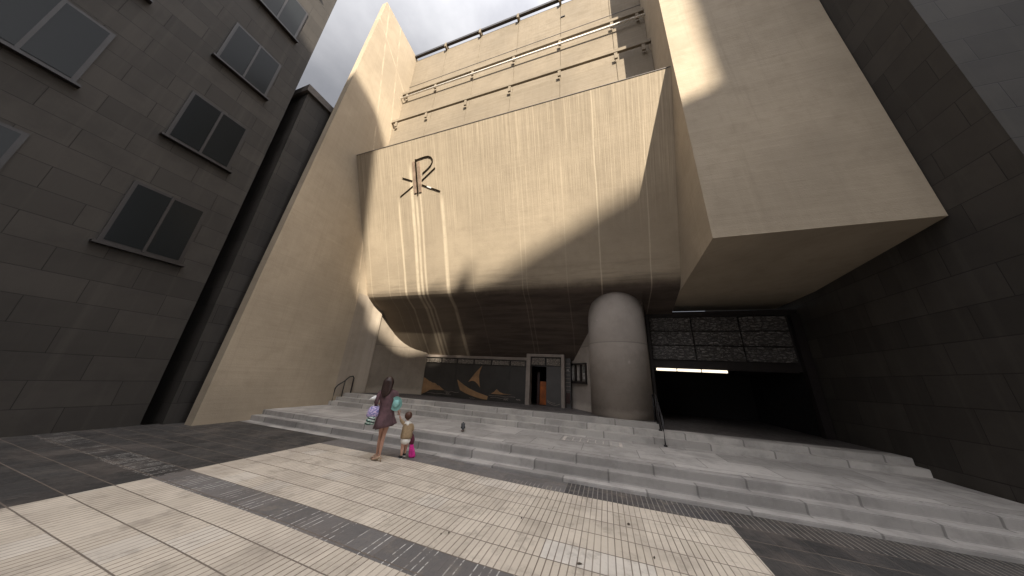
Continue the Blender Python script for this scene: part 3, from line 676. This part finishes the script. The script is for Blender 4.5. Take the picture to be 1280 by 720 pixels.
for sx, fy_, yaw in ((.005, -.04, .75), (-.035, .08, .45)):
    dx, dy = -math.sin(yaw), math.cos(yaw); bm = bmesh.new()
    P = lambda s, z: (sx + dx * s, fy_ + dy * s, z)
    merge(bm, skin([[P(-.035, .085) + (.03,), P(.03, .07) + (.033,), P(.09, .036) + ((.038, .022),), P(.14, .022) + ((.036, .018),), P(.2, .014) + ((.012, .008),)]], 2))
    tube(bm, [P(-.05, .085), P(-.052, .04), P(-.054, .0)], [.016, .008, .007], 8)
    obj('shoe', bm, shoem, wo, True)

# things she carries
def root_world(px, py, pz): 
    a_ = math.radians(50); return (-4.62 + px * math.cos(a_) - py * math.sin(a_), 5.20 + px * math.sin(a_) + py * math.cos(a_), gz(-4.62) + pz)
def carried(name, label, cat, p): return thing(name, label, cat, root_world(*p), math.radians(50), world=False)
hat = carried('sun_hat', 'turquoise wide brimmed hat hanging at the walking woman\'s right hip', 'hat', (.135, -.13, 1.12))
tm = plain('turquoise_felt', (.24, .47, .44), .8, 0, .1, 16)
bm = bmesh.new()
prof = [(.0, .085), (.05, .082), (.075, .06), (.083, .02), (.088, .0), (.11, -.006), (.14, .0), (.15, .008), (.152, .004), (.14, -.006), (.11, -.014), (.07, -.012)]
rg = []
for r_, h in prof:
    rg.append([bm.verts.new((r_ * .82 * math.cos(2 * PI * k / 40), -h - .012 * math.sin(4 * PI * k / 40) * (r_ / .15), r_ * math.sin(2 * PI * k / 40))) for k in range(40)])
for i in range(len(rg) - 1):
    for k in range(40): bm.faces.new((rg[i][k], rg[i][(k + 1) % 40], rg[i + 1][(k + 1) % 40], rg[i + 1][k]))
bmesh.ops.remove_doubles(bm, verts=bm.verts, dist=1e-5)
o = obj('brim_and_crown', bm, tm, hat, True); o.rotation_euler = (.1, 0, -.3)
bm = bmesh.new(); rr = [[bm.verts.new((.0905 * .82 * math.cos(2 * PI * k / 40), y, .0905 * math.sin(2 * PI * k / 40))) for k in range(40)] for y in (-.004, -.022)]
for k in range(40): bm.faces.new((rr[0][k], rr[0][(k + 1) % 40], rr[1][(k + 1) % 40], rr[1][k]))
o = obj('hat_band', bm, plain('dark_teal_band', (.03, .12, .12), .7), hat, True); o.rotation_euler = (.1, 0, -.3)
def sack(rings, n=36): bm = bmesh.new(); loft(bm, rings, n); return bm
nf = N('lilac_print'); v1 = nf.noise(nf.pos, 22, 2); v2 = nf.noise(nf.pos, 31, 2)
M['lilac'] = nf.done(nf.mix(nf.rng(v2, .52, .56), nf.mix(nf.rng(v1, .47, .52), (.42, .33, .55), (.6, .5, .66)), (.2, .2, .42)), .7)
bag = carried('handbag', 'lilac and white patterned cloth bag on the walking woman\'s left forearm', 'bag', (-.27, .02, .84))
obj('bag_body', sack([(0, 0, 0, .11, .04, .05), (0, 0, .03, .135, .06, .05), (0, 0, .12, .125, .06, .06), (.01, 0, .2, .10, .04, .06), (.02, 0, .215, .07, .02, .0)]), M['lilac'], bag, True)
bm = bmesh.new(); tube(bm, [(-.05, 0, .19), (-.02, .0, .27), (.04, .01, .28), (.08, .0, .19)], .009, 8); obj('handle', bm, M['whitepipe'], bag, True)
nf = N('green_black_stripes'); zz = nf.math('FRACT', nf.mul(nf.add(nf.z, nf.mul(nf.x, .35)), 17)); st_ = nf.rng(zz, .38, .42); wv = nf.rng(nf.noise(nf.pos, 45, 2), .5, .54)
M['stripe'] = nf.done(nf.mix(st_, (.02, .03, .03), nf.mix(wv, (.55, .6, .55), (.08, .28, .2))), .75)
bg2 = carried('tote_bag', 'green black and white striped tote hanging below the lilac bag', 'bag', (-.30, .0, .69))
obj('tote_body', sack([(-.01, 0, 0, .085, .02, .04), (-.01, 0, .02, .095, .035, .05), (0, 0, .1, .085, .035, .05), (.01, 0, .16, .07, .025, .03)]), M['stripe'], bg2, True)
bm = bmesh.new(); tube(bm, [(-.04, 0, .15), (-.01, .035, .26), (.03, .05, .36), (.06, .03, .26), (.06, 0, .15)], .006, 8); obj('strap', bm, M['rail'], bg2, True)
wc = carried('folded_cloth', 'folded white cloth tucked under the walking woman\'s left elbow', 'cloth', (-.32, .0, 1.2))
bm = bmesh.new(); plate_y(bm, [(-.1, -.015), (.06, -.03), (.07, .02), (.055, .065), (.02, .075), (-.05, .03)], -.03, .03)
bmesh.ops.bevel(bm, geom=list(bm.edges), offset=.008, segments=2, affect='EDGES')
obj('cloth', bm, plain('white_cotton', (.75, .74, .72), .85, 0, .05, 12), wc, True)

# child
CR = math.radians(48); CX, CY = -4.29, 5.575
kid = thing('person', 'small child in tan jacket and white shorts, one arm raised to hold hands', 'person', (CX, CY, gz(CX)), CR, world=False)
bd = skin([[(-.01, 0, .36, (.075, .06)), (-.01, 0, .46, (.078, .06)), (-.015, 0, .58, (.08, .058)), (-.02, 0, .67, (.065, .05)), (-.025, 0, .73, .034), (-.03, .005, .77, .032)],
           [(-.02, 0, .67, (.065, .05)), (-.085, 0, .69, .033), (-.135, .0, .72, .028), (-.19, .01, .79, .023), (-.222, .01, .86, .017)],
           [(-.02, 0, .67, (.065, .05)), (.05, 0, .68, .033), (.085, 0, .65, .03), (.105, -.005, .57, .024), (.10, .01, .50, .017)],
           [(-.01, 0, .36, (.075, .06)), (-.05, 0, .31, .05), (-.05, .01, .22, .036), (-.048, .0, .13, .032), (-.045, -.01, .06, .022)],
           [(-.01, 0, .36, (.075, .06)), (.035, 0, .31, .05), (.03, .05, .23, .036), (.03, .075, .15, .032), (.028, .06, .08, .022)]], 2)
merge(bd, head_bm((-.035, .01, .845), .078, 1.12)); merge(bd, hand(-.222, .01, .86, (-.25, .1, .9), (0, 1, 0), .62, .7)); merge(bd, hand(.10, .01, .50, (.05, .15, -.95), (-.9, .1, 0), .62, .8))
obj('body', bd, skin2, kid, True); face_parts(None, (-.035, .01, .845), .078, kid, skin2)
bm = bmesh.new(); ball(bm, (-.036, -.006, .86), .082, .088, .088)
for v in bm.verts:
    if v.co.y > .03 and v.co.z < .9: v.co.y = .03
    if v.co.z < .80: v.co.x = -.036 + (v.co.x + .036) * .8
obj('hair', bm, plain('chestnut_hair', (.075, .03, .018), .5, 0, .25, 60), kid, True)
jk = plain('tan_knit', (.30, .215, .125), .9, 0, .12, 22)
bm = bmesh.new(); loft(bm, [(-.005, 0, .40, .118, .09, .08), (-.005, 0, .44, .124, .092, .07), (-.01, 0, .55, .112, .084, .06), (-.015, 0, .63, .108, .075, .01), (-.02, 0, .70, .085, .06, 0), (-.025, 0, .735, .045, .042, 0)], 40)
merge(bm, skin([[(-.06, 0, .68, .042), (-.10, 0, .695, .042), (-.15, .004, .735, .036), (-.192, .01, .79, .03)]], 2)); merge(bm, skin([[(.03, 0, .68, .042), (.085, 0, .655, .042), (.108, -.005, .58, .036), (.105, .005, .53, .031)]], 2))
obj('jacket', bm, jk, kid, True)
wh = plain('white_cotton_cloth', (.72, .69, .64), .85, 0, .05, 12)
bm = bmesh.new(); loft(bm, [(-.025, 0, .70, .088, .07, .06), (-.025, 0, .715, .085, .066, .06), (-.025, 0, .745, .045, .045, 0), (-.025, 0, .755, .036, .036, 0)], 40); ball(bm, (-.03, -.066, .69), .03, .008, .022, 10, 8); obj('collar', bm, wh, kid, True)
bm = bmesh.new(); ball(bm, (-.01, -.005, .36), .105, .088, .085); obj('shorts', bm, wh, kid, True)
bk = plain('black_canvas', (.012, .012, .014), .6); 
for sx, sy, z, yaw in ((-.045, .0, .0, .5), (.028, .07, .03, .3)):
    dx, dy = -math.sin(yaw), math.cos(yaw); P = lambda s, h: (sx + dx * s, sy + dy * s, z + h)
    bm = skin([[P(-.02, .06) + (.026,), P(-.012, .035) + (.03,), P(.04, .032) + (.03,), P(.085, .026) + (.024,)]], 2); sh = obj('shoe', bm, bk, kid, True)
    bm = skin([[P(-.035, .008) + ((.028, .008),), P(.03, .008) + ((.033, .008),), P(.09, .008) + ((.026, .008),)]], 2); obj('sole', bm, wh, sh, True)
# pink cloth bag trailing from his hand
a_ = CR; px, py = .125, .02
pc = thing('pink_cloth', 'bright pink and maroon cloth bag trailing from the child\'s right hand to the ground', 'cloth bag', (CX + px * math.cos(a_) - py * math.sin(a_), CY + px * math.sin(a_) + py * math.cos(a_), gz(CX)), CR, world=False)
bm = sack([(.065, 0, .005, .05, .02, .15), (.06, 0, .03, .07, .03, .2), (.04, 0, .13, .06, .03, .22), (.02, 0, .23, .042, .025, .2), (.01, 0, .29, .036, .022, .15)]); obj('pink_part', bm, plain('hot_pink_cloth', (.60, .03, .25), .85, 0, .3, 14), pc, True)
bm = sack([(.01, 0, .27, .045, .028, .15), (.008, 0, .36, .055, .03, .15), (-.005, 0, .45, .035, .02, .1), (-.02, -.01, .5, .012, .012, 0)]); obj('maroon_part', bm, plain('maroon_cloth', (.1, .018, .035), .7, 0, .2, 25), pc, True)

# ------------------------------------------------------------------ world, sun, camera
w = bpy.data.worlds.new('World'); S.world = w; w.use_nodes = True; t = w.node_tree; t.nodes.clear()
out = t.nodes.new('ShaderNodeOutputWorld'); bg = t.nodes.new('ShaderNodeBackground'); t.links.new(bg.outputs[0], out.inputs[0])
sun_dir = SD.normalized(); el = math.asin(sun_dir.z); az = math.atan2(sun_dir.x, sun_dir.y)
sky = t.nodes.new('ShaderNodeTexSky'); sky.sky_type = 'NISHITA'; sky.sun_disc = False; sky.sun_elevation = el; sky.sun_rotation = az
tc = t.nodes.new('ShaderNodeTexCoord')
nz = t.nodes.new('ShaderNodeTexNoise'); nz.inputs['Scale'].default_value = 2.6; nz.inputs['Detail'].default_value = 7; nz.inputs['Roughness'].default_value = .52
mp = t.nodes.new('ShaderNodeMapping'); mp.inputs['Scale'].default_value = (1, 1, 1.6); mp.inputs['Location'].default_value = (.4, 1.3, .2)
t.links.new(tc.outputs['Generated'], mp.inputs[0]); t.links.new(mp.outputs[0], nz.inputs['Vector'])
rp = t.nodes.new('ShaderNodeMapRange'); rp.inputs[1].default_value = .38; rp.inputs[2].default_value = .66; t.links.new(nz.outputs[0], rp.inputs[0])
mc = t.nodes.new('ShaderNodeMix'); mc.data_type = 'RGBA'; mc.inputs[6].default_value = (.60, .60, .64, 1); mc.inputs[7].default_value = (1.08, 1.07, 1.09, 1); t.links.new(rp.outputs[0], mc.inputs[0])
# clouds are brighter on the sun's side of the sky
dt = t.nodes.new('ShaderNodeVectorMath'); dt.operation = 'DOT_PRODUCT'; t.links.new(tc.outputs['Generated'], dt.inputs[0]); dt.inputs[1].default_value = sun_dir
r2 = t.nodes.new('ShaderNodeMapRange'); r2.inputs[1].default_value = -.1; r2.inputs[2].default_value = 1; r2.inputs[3].default_value = 1; r2.inputs[4].default_value = 11.5; r2.interpolation_type = 'SMOOTHSTEP'
t.links.new(dt.outputs['Value'], r2.inputs[0])
ml = t.nodes.new('ShaderNodeVectorMath'); ml.operation = 'SCALE'; t.links.new(mc.outputs[2], ml.inputs[0]); t.links.new(r2.outputs[0], ml.inputs['Scale'])
mx_ = t.nodes.new('ShaderNodeMix'); mx_.data_type = 'RGBA'; mx_.inputs[0].default_value = .95
t.links.new(sky.outputs[0], mx_.inputs[6]); t.links.new(ml.outputs[0], mx_.inputs[7]); t.links.new(mx_.outputs[2], bg.inputs[0]); bg.inputs[1].default_value = .12
ld = bpy.data.lights.new('sun', 'SUN'); ld.energy = 4.1; ld.angle = math.radians(.5); ld.color = (1, .905, .755)
lo = bpy.data.objects.new('sun', ld); C.objects.link(lo); lo.rotation_euler = (-sun_dir).to_track_quat('-Z', 'Y').to_euler()

f = 328.0
def cd(x, y): return Vector(((x - 640) / f, -(y - 360) / f, -1))
v1 = -cd(-335, 415); v2 = cd(757, 480)
Xa = v1.normalized(); Ya = (v2 - Xa * v2.dot(Xa)).normalized(); Za = Xa.cross(Ya)
cam = bpy.data.cameras.new('camera'); co = bpy.data.objects.new('camera', cam); C.objects.link(co)
R = Matrix((Xa, Ya, Za))                             # world from camera axes
co.matrix_world = Matrix.Translation((0, 0, 1.85)) @ R.to_4x4()
cam.sensor_fit = 'HORIZONTAL'; cam.sensor_width = 36; cam.lens = 36 * f / 1280; cam.clip_start = .05; cam.clip_end = 3000
S.camera = co
S.view_settings.view_transform = 'Standard'; S.view_settings.look = 'None'; S.view_settings.gamma = 1; S.view_settings.exposure = 1.6
S.cycles.use_denoising = True
S.cycles.max_bounces = 6; S.cycles.diffuse_bounces = 4
for o in list(bpy.data.objects):
    if '_w' in o: del o['_w']
